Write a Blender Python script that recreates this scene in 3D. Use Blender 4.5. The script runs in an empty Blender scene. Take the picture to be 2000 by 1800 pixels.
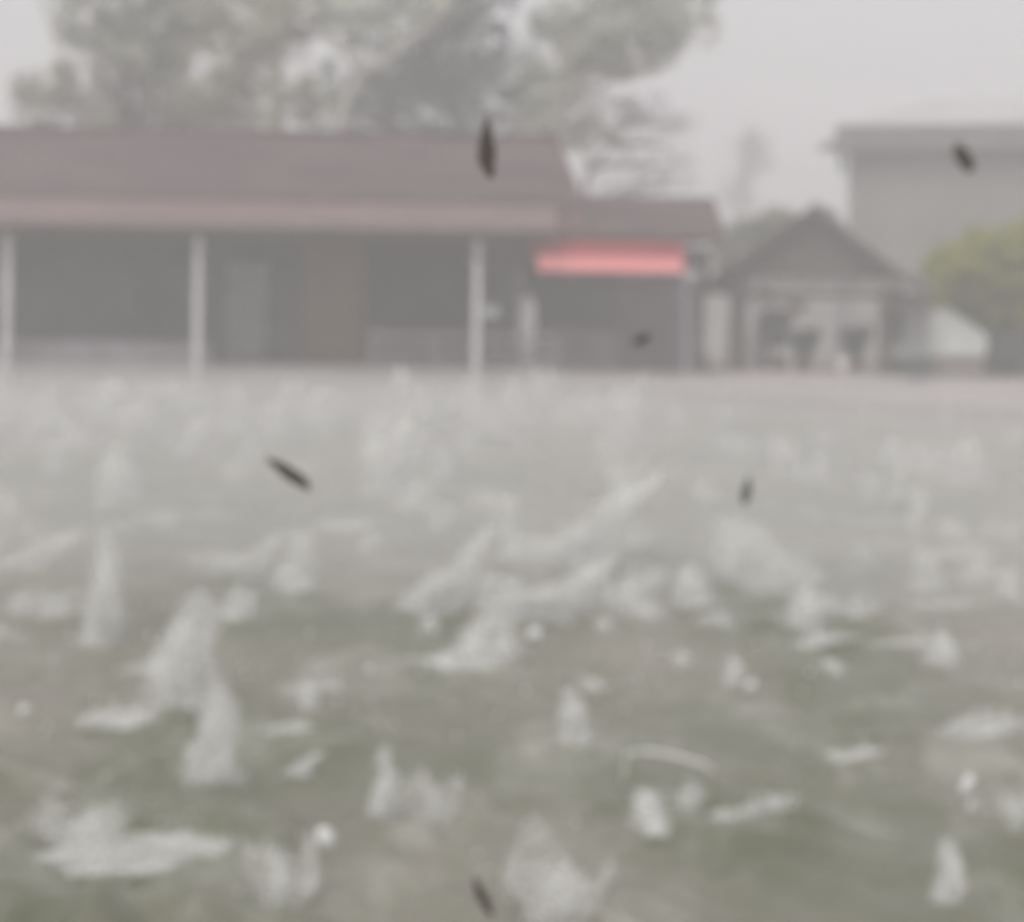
import bpy, math, random
import numpy as np
from mathutils import Vector, Matrix, noise as mnoise

R = math.radians
random.seed(7)
rng = np.random.default_rng(11)
sc = bpy.context.scene
col = sc.collection

# ------------------------------------------------------------------ camera
F, YH, H, ROLL = 2900.0, 560.0, 2.1, 0.8       # focal length and horizon in photo pixels, eye height, roll
cam_d = bpy.data.cameras.new("camera")
cam = bpy.data.objects.new("camera", cam_d)
col.objects.link(cam)
cam.location = (0, 0, H)
cam.rotation_euler = (R(90), R(-ROLL), 0)
cam_d.sensor_fit = 'HORIZONTAL'
cam_d.sensor_width = 36.0
cam_d.lens = 36.0 * F / 2000.0
cam_d.shift_y = -(900.0 - YH) / 2000.0
cam_d.clip_start = 0.05
cam_d.clip_end = 1000
cam_d.dof.use_dof = True                        # the phone hunted for focus on the near hail
cam_d.dof.focus_distance = 0.5
cam_d.dof.aperture_fstop = 8.5
sc.camera = cam

# ------------------------------------------------------------------ overcast sky and soft sun
SUN_EL, SUN_AZ = 58.0, 205.0
w = bpy.data.worlds.new("World")
sc.world = w
w.use_nodes = True
nt = w.node_tree
nt.nodes.clear()
sky = nt.nodes.new('ShaderNodeTexSky')
sky.sky_type = 'NISHITA'
sky.sun_disc = False
sky.sun_elevation = R(SUN_EL)
sky.sun_rotation = R(SUN_AZ)
sky.dust_density = 4.0
hs = nt.nodes.new('ShaderNodeHueSaturation')
hs.inputs['Saturation'].default_value = 0.05
b1 = nt.nodes.new('ShaderNodeBackground')
b1.inputs['Strength'].default_value = 0.05
b2 = nt.nodes.new('ShaderNodeBackground')       # the even cloud deck
b2.inputs['Color'].default_value = (0.655, 0.635, 0.652, 1)
b2.inputs['Strength'].default_value = 0.62
add = nt.nodes.new('ShaderNodeAddShader')
out = nt.nodes.new('ShaderNodeOutputWorld')
nt.links.new(sky.outputs[0], hs.inputs['Color'])
nt.links.new(hs.outputs[0], b1.inputs['Color'])
nt.links.new(b1.outputs[0], add.inputs[0])
nt.links.new(b2.outputs[0], add.inputs[1])
nt.links.new(add.outputs[0], out.inputs[0])

sun_d = bpy.data.lights.new("sun", 'SUN')
sun_d.energy = 1.5
sun_d.angle = R(30)
sun_d.color = (1.0, 0.97, 0.93)
sun = bpy.data.objects.new("sun", sun_d)
col.objects.link(sun)
sd = Vector((math.sin(R(SUN_AZ)) * math.cos(R(SUN_EL)), math.cos(R(SUN_AZ)) * math.cos(R(SUN_EL)), math.sin(R(SUN_EL))))
sun.rotation_euler = sd.to_track_quat('Z', 'Y').to_euler()
sun.location = (0, -10, 30)

vs = sc.view_settings
vs.view_transform = 'Standard'
vs.look = 'None'
vs.exposure = 0.33
vs.gamma = 1.0
vs.use_curve_mapping = False
sc.render.engine = 'CYCLES'
cy = sc.cycles
cy.use_denoising = True
cy.use_adaptive_sampling = True
cy.adaptive_threshold = 0.03
cy.max_bounces = 6
cy.diffuse_bounces = 4
cy.glossy_bounces = 2
cy.transmission_bounces = 6
cy.transparent_max_bounces = 24
cy.volume_bounces = 1

# ------------------------------------------------------------------ helpers
_c, _s = math.cos(R(ROLL)), math.sin(R(ROLL))
def unroll(px, py):
    x, y = px - 1000.0, py - YH
    return x * _c + y * _s, -x * _s + y * _c
def at(px, py, Y):
    """world point seen at photo pixel (px, py) at distance Y"""
    x, y = unroll(px, py)
    return Vector((x * Y / F, Y, H - y * Y / F))
def on_water(px, py):
    x, y = unroll(px, py)
    Y = F * H / y
    return Vector((x * Y / F, Y, 0.0))

class MB:
    def __init__(self):
        self.v, self.f, self.sm = [], [], []
    def add(self, vs_, fs, smooth=False):
        o = len(self.v)
        self.v += [tuple(p) for p in vs_]
        self.f += [tuple(i + o for i in f) for f in fs]
        self.sm += [smooth] * len(fs)
        return self
    def box(self, x0, x1, y0, y1, z0, z1):
        return self.add([(x0, y0, z0), (x1, y0, z0), (x1, y1, z0), (x0, y1, z0), (x0, y0, z1), (x1, y0, z1), (x1, y1, z1), (x0, y1, z1)],
                        [(0, 3, 2, 1), (4, 5, 6, 7), (0, 1, 5, 4), (1, 2, 6, 5), (2, 3, 7, 6), (3, 0, 4, 7)])
    def prism(self, poly, d):
        """poly: 3-D points of a planar outline, d: extrusion vector"""
        n = len(poly); d = Vector(d)
        pts = [Vector(p) for p in poly] + [Vector(p) + d for p in poly]
        fs = [tuple(range(n)), tuple(range(2 * n - 1, n - 1, -1))]
        fs += [(i, i + n, (i + 1) % n + n, (i + 1) % n) for i in range(n)]
        return self.add(pts, fs)
    def tube(self, pts, rad, n=8):
        pts = [Vector(p) for p in pts]
        m = len(pts); vs_, fs = [], []
        for i, p in enumerate(pts):
            t = (pts[min(i + 1, m - 1)] - pts[max(i - 1, 0)]).normalized()
            a = t.cross(Vector((0.31, 0.9, 0.2))).normalized()
            b = t.cross(a)
            r = rad[i] if isinstance(rad, (list, tuple)) else rad
            for k in range(n):
                q = 2 * math.pi * k / n
                vs_.append(p + (a * math.cos(q) + b * math.sin(q)) * r)
        for i in range(m - 1):
            for k in range(n):
                fs.append((i * n + k, i * n + (k + 1) % n, (i + 1) * n + (k + 1) % n, (i + 1) * n + k))
        fs.append(tuple(range(n - 1, -1, -1)))
        fs.append(tuple((m - 1) * n + k for k in range(n)))
        return self.add(vs_, fs, True)
    def lathe(self, prof, n=16, c=(0, 0, 0), wob=0.0, seed=0):
        rr = random.Random(seed); vs_, fs = [], []
        for (r, z) in prof:
            for k in range(n):
                q = 2 * math.pi * k / n
                e = 1 + wob * (rr.random() - .5)
                vs_.append((c[0] + r * e * math.cos(q), c[1] + r * e * math.sin(q), c[2] + z))
        for i in range(len(prof) - 1):
            for k in range(n):
                fs.append((i * n + k, i * n + (k + 1) % n, (i + 1) * n + (k + 1) % n, (i + 1) * n + k))
        fs.append(tuple(range(n - 1, -1, -1)))
        fs.append(tuple((len(prof) - 1) * n + k for k in range(n)))
        return self.add(vs_, fs, True)
    def ico(self, c, r, sx=1, sy=1, sz=1):
        g = (1 + 5 ** .5) / 2
        vv = [(-1, g, 0), (1, g, 0), (-1, -g, 0), (1, -g, 0), (0, -1, g), (0, 1, g), (0, -1, -g), (0, 1, -g), (g, 0, -1), (g, 0, 1), (-g, 0, -1), (-g, 0, 1)]
        ff = [(0, 11, 5), (0, 5, 1), (0, 1, 7), (0, 7, 10), (0, 10, 11), (1, 5, 9), (5, 11, 4), (11, 10, 2), (10, 7, 6), (7, 1, 8), (3, 9, 4), (3, 4, 2), (3, 2, 6), (3, 6, 8), (3, 8, 9), (4, 9, 5), (2, 4, 11), (6, 2, 10), (8, 6, 7), (9, 8, 1)]
        k = r / math.sqrt(1 + g * g)
        return self.add([(c[0] + x * k * sx, c[1] + y * k * sy, c[2] + z * k * sz) for x, y, z in vv], ff, True)
    def mesh(self, name, mat):
        me = bpy.data.meshes.new(name)
        me.from_pydata(self.v, [], self.f)
        me.polygons.foreach_set('use_smooth', self.sm)
        if mat: me.materials.append(mat)
        me.update()
        return me
    def build(self, name, mat, parent=None, loc=None):
        return obj(name, self.mesh(name, mat), parent, loc)

def obj(name, me, parent=None, loc=None):
    o = bpy.data.objects.new(name, me)
    col.objects.link(o)
    if parent is not None: o.parent = parent
    if loc is not None: o.location = loc
    return o
def empty(name, loc=(0, 0, 0), rz=0.0):
    o = bpy.data.objects.new(name, None)
    col.objects.link(o)
    o.location = loc
    o.rotation_euler = (0, 0, rz)
    return o
def tag(o, label=None, cat=None, group=None, kind=None):
    if label: o['label'] = label
    if cat: o['category'] = cat
    if group: o['group'] = group
    if kind: o['kind'] = kind
    return o
def bevel(o, wd=0.01):
    m = o.modifiers.new('bevel', 'BEVEL'); m.width = wd; m.segments = 2; m.limit_method = 'ANGLE'
    return o

def material(name, c1, c2=None, rough=0.7, scale=3.0, detail=5.0, bump=0.0, bump_scale=20.0, spec=0.3, stretch=(1, 1, 1), metallic=0.0):
    m = bpy.data.materials.new(name); m.use_nodes = True
    t = m.node_tree; bs = t.nodes['Principled BSDF']
    bs.inputs['Roughness'].default_value = rough
    bs.inputs['Specular IOR Level'].default_value = spec
    bs.inputs['Metallic'].default_value = metallic
    if c2 is None: c2 = tuple(x * 0.75 for x in c1)
    tc = t.nodes.new('ShaderNodeTexCoord'); mp = t.nodes.new('ShaderNodeMapping')
    mp.inputs['Scale'].default_value = stretch
    t.links.new(tc.outputs['Object'], mp.inputs['Vector'])
    nz = t.nodes.new('ShaderNodeTexNoise'); nz.inputs['Scale'].default_value = scale; nz.inputs['Detail'].default_value = detail
    t.links.new(mp.outputs[0], nz.inputs['Vector'])
    rp = t.nodes.new('ShaderNodeValToRGB')
    rp.color_ramp.elements[0].position = 0.33; rp.color_ramp.elements[1].position = 0.67
    rp.color_ramp.elements[0].color = (*c2, 1); rp.color_ramp.elements[1].color = (*c1, 1)
    t.links.new(nz.outputs['Fac'], rp.inputs[0]); t.links.new(rp.outputs[0], bs.inputs['Base Color'])
    if bump:
        n2 = t.nodes.new('ShaderNodeTexNoise'); n2.inputs['Scale'].default_value = bump_scale; n2.inputs['Detail'].default_value = 4
        t.links.new(mp.outputs[0], n2.inputs['Vector'])
        bp = t.nodes.new('ShaderNodeBump'); bp.inputs['Strength'].default_value = bump
        t.links.new(n2.outputs['Fac'], bp.inputs['Height']); t.links.new(bp.outputs[0], bs.inputs['Normal'])
    return m

M = {}
M['roof_red'] = material('roof_red', (0.105, 0.058, 0.062), (0.058, 0.034, 0.037), 0.5, 0.6, stretch=(1, 3, 3))
M['roof_pink'] = material('roof_pink', (0.24, 0.15, 0.15), (0.17, 0.108, 0.108), 0.45, 0.9, stretch=(1, 3, 3))
M['gutter'] = material('gutter', (0.27, 0.21, 0.21), None, 0.5)
M['beam'] = material('beam', (0.19, 0.125, 0.12), None, 0.7)
M['wall_dark'] = material('wall_dark', (0.205, 0.178, 0.205), (0.135, 0.12, 0.136), 0.8, 1.2)
M['wall_olive'] = material('wall_olive', (0.11, 0.10, 0.085), (0.08, 0.072, 0.06), 0.8, 1.4)
M['white_paint'] = material('white_paint', (0.78, 0.76, 0.77), (0.62, 0.6, 0.6), 0.5, 6)
M['pale_grey'] = material('pale_grey', (0.42, 0.43, 0.43), None, 0.6)
M['brown_wood'] = material('brown_wood', (0.36, 0.23, 0.17), (0.22, 0.15, 0.115), 0.65, 3, stretch=(6, 6, 1))
M['green_board'] = material('green_board', (0.10, 0.13, 0.11), None, 0.6)
M['mauve'] = material('mauve', (0.32, 0.285, 0.315), (0.22, 0.2, 0.215), 0.75, 1.5)
M['deck'] = material('deck', (0.34, 0.31, 0.315), (0.25, 0.23, 0.23), 0.7, 1.5, bump=0.2)
M['concrete'] = material('concrete', (0.50, 0.42, 0.41), (0.37, 0.30, 0.295), 0.55, 1.1, bump=0.2)
M['coping'] = material('coping', (0.60, 0.54, 0.53), (0.46, 0.42, 0.41), 0.5, 2.0, bump=0.15)
M['ground'] = material('ground', (0.26, 0.25, 0.21), (0.17, 0.165, 0.13), 0.7, 0.8, bump=0.3, bump_scale=6)
M['timber_dark'] = material('timber_dark', (0.12, 0.115, 0.105), (0.075, 0.072, 0.066), 0.7, 3, stretch=(5, 5, 1))
M['gazebo_roof'] = material('gazebo_roof', (0.20, 0.195, 0.185), (0.155, 0.15, 0.145), 0.6, 1.0)
M['grey_wall'] = material('grey_wall', (0.28, 0.275, 0.265), (0.235, 0.23, 0.222), 0.8, 0.5)
M['grey_fascia'] = material('grey_fascia', (0.22, 0.215, 0.21), None, 0.6)
M['pale_roof'] = material('pale_roof', (0.50, 0.49, 0.485), (0.45, 0.44, 0.435), 0.4, 0.8)
M['tent'] = material('tent', (0.74, 0.75, 0.73), (0.62, 0.63, 0.61), 0.6, 1.6)
M['tent_pink'] = material('tent_pink', (0.66, 0.61, 0.63), (0.55, 0.51, 0.53), 0.6, 1.6)
M['bark_pale'] = material('bark_pale', (0.62, 0.6, 0.53), (0.42, 0.4, 0.35), 0.8, 6, bump=0.4)
M['bark_dark'] = material('bark_dark', (0.13, 0.115, 0.10), (0.085, 0.075, 0.066), 0.85, 6, bump=0.4)
M['ice'] = material('ice', (0.66, 0.66, 0.64), (0.55, 0.55, 0.54), 0.3, 30, spec=0.5)
M['leaf_wet'] = material('leaf_wet', (0.11, 0.088, 0.072), (0.055, 0.05, 0.045), 0.4, 40)
M['leaf_wet_grey'] = material('leaf_wet_grey', (0.15, 0.16, 0.14), (0.11, 0.12, 0.1), 0.4, 40)
M['pot'] = material('pot', (0.22, 0.13, 0.1), None, 0.7)

def leaf_material(name, dark, light, scale=0.5):
    m = material(name, light, dark, 0.55, scale, 3.0, spec=0.25)
    t = m.node_tree; bs = t.nodes['Principled BSDF']
    tr = t.nodes.new('ShaderNodeBsdfTranslucent'); mx = t.nodes.new('ShaderNodeMixShader'); mx.inputs[0].default_value = 0.3
    rp = [n for n in t.nodes if n.type == 'VALTORGB'][0]
    o = [n for n in t.nodes if n.type == 'OUTPUT_MATERIAL'][0]
    t.links.new(rp.outputs[0], tr.inputs['Color'])
    t.links.new(bs.outputs[0], mx.inputs[1]); t.links.new(tr.outputs[0], mx.inputs[2]); t.links.new(mx.outputs[0], o.inputs['Surface'])
    return m
M['leaf_grey'] = leaf_material('leaf_grey', (0.18, 0.20, 0.14), (0.60, 0.60, 0.50), 0.85)
M['leaf_yellow'] = leaf_material('leaf_yellow', (0.28, 0.28, 0.2), (0.66, 0.65, 0.5), 0.6)
M['leaf_deep'] = leaf_material('leaf_deep', (0.10, 0.118, 0.112), (0.32, 0.345, 0.325), 0.5)
M['leaf_pale'] = leaf_material('leaf_pale', (0.34, 0.365, 0.28), (0.72, 0.73, 0.62), 0.6)
M['leaf_lime'] = leaf_material('leaf_lime', (0.30, 0.32, 0.035), (0.44, 0.45, 0.09), 0.8)
M['leaf_mauve'] = leaf_material('leaf_mauve', (0.33, 0.315, 0.33), (0.52, 0.5, 0.51), 0.8)

# white, aerated water of the splashes: drops, and the thinner body of spray they are torn from
def splash_material(name='white_water', thin=False):
    m = material(name, (0.95, 0.95, 0.93), (0.90, 0.90, 0.88), 0.3, 3.0, spec=0.5)
    t = m.node_tree; bs = t.nodes['Principled BSDF']
    tl = t.nodes.new('ShaderNodeBsdfTranslucent'); tl.inputs['Color'].default_value = (0.95, 0.95, 0.93, 1)
    m1 = t.nodes.new('ShaderNodeMixShader'); m1.inputs[0].default_value = 0.5
    o = [n for n in t.nodes if n.type == 'OUTPUT_MATERIAL'][0]
    t.links.new(bs.outputs[0], m1.inputs[1]); t.links.new(tl.outputs[0], m1.inputs[2]); t.links.new(m1.outputs[0], o.inputs['Surface'])
    if thin:
        tp = t.nodes.new('ShaderNodeBsdfTransparent'); m2 = t.nodes.new('ShaderNodeMixShader')
        tc = [n for n in t.nodes if n.type == 'TEX_COORD'][0]
        nz = t.nodes.new('ShaderNodeTexNoise'); nz.inputs['Scale'].default_value = 3.0; nz.inputs['Detail'].default_value = 5
        mr = t.nodes.new('ShaderNodeMapRange'); mr.inputs['From Min'].default_value = 0.32; mr.inputs['From Max'].default_value = 0.62
        mr.inputs['To Min'].default_value = 0.05; mr.inputs['To Max'].default_value = 0.33
        t.links.new(tc.outputs['Object'], nz.inputs['Vector']); t.links.new(nz.outputs['Fac'], mr.inputs['Value'])
        t.links.new(mr.outputs[0], m2.inputs[0]); t.links.new(tp.outputs[0], m2.inputs[1]); t.links.new(m1.outputs[0], m2.inputs[2]); t.links.new(m2.outputs[0], o.inputs['Surface'])
    return m
M['spray_body'] = splash_material('spray_body', True)
M['splash'] = splash_material()

def add_translucent(m, f):
    t = m.node_tree; bs = t.nodes['Principled BSDF']
    tr = t.nodes.new('ShaderNodeBsdfTranslucent'); mx = t.nodes.new('ShaderNodeMixShader'); mx.inputs[0].default_value = f
    rp = [n for n in t.nodes if n.type == 'VALTORGB'][0]; o = [n for n in t.nodes if n.type == 'OUTPUT_MATERIAL'][0]
    t.links.new(rp.outputs[0], tr.inputs['Color']); t.links.new(bs.outputs[0], mx.inputs[1]); t.links.new(tr.outputs[0], mx.inputs[2]); t.links.new(mx.outputs[0], o.inputs['Surface'])
add_translucent(M['tent'], .4); add_translucent(M['tent_pink'], .4)

# murky flood water
def water_material():
    m = material('flood_water', (0.24, 0.226, 0.192), (0.104, 0.116, 0.070), 0.22, 0.42, 3.0, bump=0.35, bump_scale=9.0, spec=0.5, stretch=(1, 0.8, 1))
    t = m.node_tree; bs = t.nodes['Principled BSDF']
    bs.inputs['IOR'].default_value = 1.33
    rp = [n for n in t.nodes if n.type == 'VALTORGB'][0]
    mp = [n for n in t.nodes if n.type == 'MAPPING'][0]
    fo = t.nodes.new('ShaderNodeTexNoise'); fo.inputs['Scale'].default_value = 1.5; fo.inputs['Detail'].default_value = 8; fo.inputs['Roughness'].default_value = 0.68
    fo.inputs['Distortion'].default_value = 0.6
    fr = t.nodes.new('ShaderNodeMapRange'); fr.inputs['From Min'].default_value = 0.50; fr.inputs['From Max'].default_value = 0.74; fr.inputs['To Max'].default_value = 0.42
    mx = t.nodes.new('ShaderNodeMix'); mx.data_type = 'RGBA'; mx.inputs['B'].default_value = (0.6, 0.59, 0.55, 1)
    t.links.new(mp.outputs[0], fo.inputs['Vector']); t.links.new(fo.outputs['Fac'], fr.inputs['Value'])
    t.links.new(fr.outputs[0], mx.inputs['Factor']); t.links.new(rp.outputs[0], mx.inputs['A']); t.links.new(mx.outputs['Result'], bs.inputs['Base Color'])
    return m
M['water'] = water_material()

# ------------------------------------------------------------------ splash list (photo pixel of the foot, width and height in photo pixels, lean in degrees, kind)
BIG = [
 (200, 1265, 95, 190, -2, 'column', 'tall straight column of splash water beside a broader ragged splash'),
 (355, 1385, 150, 215, 3, 'column', 'broad ragged splash column standing between two narrower columns'),
 (410, 1530, 110, 175, 2, 'column', 'pale splash column rising over dark green water'),
 (235, 1415, 170, 55, 0, 'ridge', 'low curling splash rim below the tall straight column'),
 (165, 1660, 190, 130, 0, 'crown', 'peaked splash on the long white foam ridge'),
 (250, 1690, 470, 85, 0, 'ridge', 'long white foam ridge thrown up by several hits'),
 (420, 1680, 210, 70, 0, 'ridge', 'rounded end of splash at the tip of the long foam ridge'),
 (75, 1205, 130, 60, 0, 'ridge', 'crescent shaped splash near the tall straight column'),
 (70, 1110, 110, 75, 38, 'sheet', 'slanting sheet of splash water above the crescent splash'),
 (35, 1055, 60, 90, -20, 'column', 'short splash column tilting towards the open water'),
 (230, 990, 95, 100, 0, 'blob', 'bright rounded splash mound far out on the water'),
 (485, 1125, 85, 80, 30, 'sheet', 'small slanting splash sheet next to a round splash'),
 (587, 1108, 55, 65, 0, 'blob', 'small bright round splash next to a slanting sheet'),
 (670, 1035, 120, 32, 0, 'ridge', 'thin flat splash streak under the drifting dark leaf'),
 (735, 970, 95, 110, 0, 'column', 'blunt white splash column far from the foam ridge'),
 (870, 1190, 125, 140, 22, 'sheet', 'leaf shaped bright splash leaning to one side'),
 (1075, 1205, 180, 110, 34, 'sheet', 'lower slanting sheet of the long diagonal splash'),
 (1140, 1110, 190, 170, 32, 'sheet', 'upper slanting sheet of the long diagonal splash'),
 (1200, 1065, 150, 60, 8, 'ridge', 'low splash rim beside the long diagonal splash'),
 (1465, 1145, 130, 120, -6, 'blob', 'largest bright white splash mound on the water'),
 (1350, 1180, 80, 70, 12, 'blob', 'rounded splash mound beside the largest white mound'),
 (1400, 1220, 60, 36, 0, 'ridge', 'tiny splash rim next to the largest white mound'),
 (1650, 1205, 220, 50, 5, 'ridge', 'long flat splash streak on open grey water'),
 (1888, 950, 80, 85, 10, 'blob', 'rounded splash mound out from the concrete quay'),
 (1540, 935, 75, 70, -14, 'column', 'short leaning splash column out from the open pavilion'),
 (1750, 915, 55, 55, 0, 'blob', 'little splash mound close to the concrete quay'),
 (1880, 1095, 130, 45, 0, 'ridge', 'flat double splash streak on grey water'),
 (1960, 1045, 90, 30, 0, 'ridge', 'thin splash streak above the flat double streak'),
 (940, 1310, 105, 80, -8, 'blob', 'squarish splash mound below the leaf shaped splash'),
 (1120, 1450, 70, 100, 0, 'column', 'faint grey splash column in the middle of the water'),
 (1345, 1585, 80, 75, 8, 'crown', 'splash crown under the thin arcing water thread'),
 (1520, 1595, 95, 75, -10, 'crown', 'splash crown at the end of a low foam band'),
 (1440, 1600, 200, 36, 0, 'ridge', 'low foam band between two small splash crowns'),
 (1905, 1435, 180, 65, 0, 'ridge', 'low peaked splash ridge on dark grey water'),
 (1655, 1480, 110, 28, -8, 'ridge', 'thin slanting splash streak on grey brown water'),
 (1432, 1345, 45, 55, 0, 'column', 'tiny splash column next to a hailstone'),
 (755, 1600, 85, 105, -8, 'column', 'splash column joined to the forked splash'),
 (845, 1595, 150, 100, 12, 'crown', 'forked splash crown with two spiky tips'),
 (590, 1510, 60, 46, 20, 'sheet', 'tiny slanting splash on green water'),
 (545, 1770, 170, 170, 0, 'crown', 'wide glassy splash crown close to the foam ridge'),
 (1085, 1800, 230, 190, 0, 'crown', 'bucket shaped glassy splash crown, widest of all'),
 (1840, 1300, 75, 60, 0, 'blob', 'soft grey splash mound on grey brown water'),
 (700, 757, 80, 40, 0, 'blob', 'bright splash at the foot of the verandah'),
]

# ------------------------------------------------------------------ ground, embankment, water
tag(MB().box(-110, 110, -30, 110, -1.6, -1.2).build('ground', M['ground']), 'muddy bed under the flood water', kind='structure')

BANK = [(-110, 29.3), (-17, 29.3), (0.9, 29.3), (2.0, 27.0), (3.9, 25.2), (7.5, 22.6), (12, 20.6), (40, 16), (110, 12)]
poly = [Vector((x, y, 0.30)) for x, y in BANK] + [Vector((110, 110, 0.30)), Vector((-110, 110, 0.30))]
lm = MB().prism(poly, (0, 0, -1.5))
bank = tag(lm.build('embankment', M['concrete']), 'pinkish concrete embankment along the water', kind='structure')
# yard sheet on top, and coping stones along the edge as separate pieces
yard = MB()
yp = [Vector((x, y + 0.55, 0.306)) for x, y in BANK] + [Vector((109, 109, 0.306)), Vector((-109, 109, 0.306))]
yard.add(yp, [tuple(range(len(yp)))])
M['yard'] = material('yard', (0.38, 0.31, 0.305), (0.27, 0.225, 0.22), 0.5, 0.5, bump=0.2)
tag(yard.build('yard', M['yard']), 'wet ground behind the embankment', kind='structure')
stone = None
for (xa, ya), (xb, yb) in zip(BANK[1:6], BANK[2:7]):
    a, b = Vector((xa, ya, 0.30)), Vector((xb, yb, 0.30))
    L = (b - a).length; n = max(1, int(L / 0.9)); d = (b - a) / L
    for i in range(n):
        if stone is None:
            mb = MB(); mb.box(-.435, .435, -.05, .30, -0.01, 0.075); stone = mb.mesh('coping_stone', M['coping'])
        o = obj('coping_stone', stone, bank, a + d * (L * (i + .5) / n))
        o.rotation_euler = (random.uniform(-.01, .01), random.uniform(-.01, .01), math.atan2(d.y, d.x) + random.uniform(-.012, .012))
        o.scale = (L / n / 0.9, 1, random.uniform(.9, 1.15))
for px in (1850, 1682):
    # short buttress posts on the quay face
    p = at(px, 800, 23.0 if px > 1800 else 24.1)
    k = (p.x - 3.9) / 3.6; yy = 25.2 - 2.6 * k
    bevel(MB().box(p.x - .09, p.x + .09, yy - .13, yy + .12, -0.5, 0.44).build('quay_post', M['coping'], bank), .02)

def water_sheet():
    ny, nx = 640, 460
    ys = np.concatenate([[-28, -8, 0, 1.5], 2.5 * np.exp(np.linspace(0, math.log(29.7 / 2.5), ny)), ])
    ny = len(ys)
    t = np.linspace(-1, 1, nx)
    half = np.where(ys < 2.5, 5.0, 0.52 * ys + 2.2)
    X = t[None, :] * half[:, None]
    # outermost columns reach far to the sides
    X[:, 0] = -105; X[:, -1] = 105
    Y = np.repeat(ys[:, None], nx, 1)
    Z = np.zeros_like(X)
    # chop: many short waves
    for i in range(46):
        lam = float(np.exp(rng.uniform(math.log(0.18), math.log(1.3))))
        th = rng.uniform(0, math.pi * 2); ph = rng.uniform(0, 6.28)
        k = 2 * math.pi / lam
        fade = np.clip((lam * 22 - Y) / (lam * 12 + 1e-6), 0, 1)
        Z += 0.0068 * lam ** 0.75 * np.sin(k * (X * math.cos(th) + Y * math.sin(th)) + ph) * fade
    # gentle patches that are calmer or rougher
    patch = 0.75 + 0.45 * np.sin(X * 0.9 + 1.3) * np.sin(Y * 0.7 + .4)
    Z *= patch
    # ring waves and craters round every hit
    hits = []
    for (px, py, wd, ht, le, kd, lb) in BIG:
        p = on_water(px, py); hits.append((p.x, p.y, max(.12, min(.5, 0.5 * wd * p.y / F)), .8))
    for i in range(900):
        yy = 3.2 * math.exp(rng.uniform(0, math.log(27.5 / 3.2)))
        xx = rng.uniform(-1, 1) * (.45 * yy + .6)
        hits.append((xx, yy, rng.uniform(.04, .16), rng.uniform(.3, .9)))
    for (hx, hy, r, a) in hits:
        i0, i1 = np.searchsorted(ys, hy - 6 * r), np.searchsorted(ys, hy + 6 * r)
        if i1 <= i0: continue
        D = np.hypot(X[i0:i1] - hx, Y[i0:i1] - hy) / r
        q = np.exp(-(D / 2.2) ** 2) * np.cos(D * 2.6) * -0.5 + np.exp(-((D - 1.15) / .45) ** 2) * .55
        Z[i0:i1] += a * r * 0.22 * q * np.clip(D * 0 + 1.0, 0, 1)
    Z[:4] = 0; Z[:, 0] = 0; Z[:, -1] = 0
    v = np.stack([X, Y, Z], -1).reshape(-1, 3).astype(np.float32)
    a = (np.arange(ny - 1)[:, None] * nx + np.arange(nx - 1)[None, :]).reshape(-1)
    f = np.stack([a, a + 1, a + 1 + nx, a + nx], -1).astype(np.int32)
    me = bpy.data.meshes.new('water')
    me.vertices.add(len(v)); me.vertices.foreach_set('co', v.ravel())
    me.loops.add(f.size); me.loops.foreach_set('vertex_index', f.ravel())
    me.polygons.add(len(f)); me.polygons.foreach_set('loop_start', np.arange(len(f), dtype=np.int32) * 4)
    me.update(calc_edges=True)
    me.polygons.foreach_set('use_smooth', np.ones(len(f), dtype=bool))
    me.materials.append(M['water'])
    return me
water = tag(obj('water', water_sheet()), 'murky green flood water pitted by hail', kind='structure')

# ------------------------------------------------------------------ the long verandah house
def sheet(mb, e0, e1, r1, r0, pitch=0.3, amp=0.018, th=0.03):
    """ribbed roof sheet: eave e0-e1, ridge r0-r1"""
    e0, e1, r1, r0 = map(Vector, (e0, e1, r1, r0))
    n = max(4, int((e1 - e0).length / pitch)) * 2
    nrm = (e1 - e0).cross(r0 - e0).normalized()
    vs_, fs = [], []
    for lay in (0, 1):
        for i in range(n + 1):
            t = i / n; o = nrm * ((amp if i % 2 else -amp) - lay * th)
            vs_ += [e0.lerp(e1, t) + o, r0.lerp(r1, t) + o]
    m = 2 * (n + 1)
    for i in range(n):
        a = 2 * i
        fs.append((a, a + 2, a + 3, a + 1))
        fs.append((m + a, m + a + 1, m + a + 3, m + a + 2))
        fs.append((a, m + a, m + a + 2, a + 2)); fs.append((a + 1, a + 3, m + a + 3, m + a + 1))
    fs.append((0, 1, m + 1, m)); fs.append((2 * n, m + 2 * n, m + 2 * n + 1, 2 * n + 1))
    mb.add(vs_, fs)
    return mb

house = tag(empty('verandah_house', (-6, 29, 0.3)), 'long low house with reddish brown roof and white verandah posts', 'house')
HO = Vector((-6, 29, 0.3))
def hpart(mb, name, mat, parent=None, base=HO, root=None):
    mb.v = [tuple(Vector(p) - base) for p in mb.v]
    return mb.build(name, mat, parent if parent is not None else (root or house))
XL = -16.5                                     # runs on out of the frame
XR = at(1088, 440, 28.6).x
ZE, ZM, ZR = 3.25, 3.80, 5.50                    # eave, change of pitch, ridge
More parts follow.
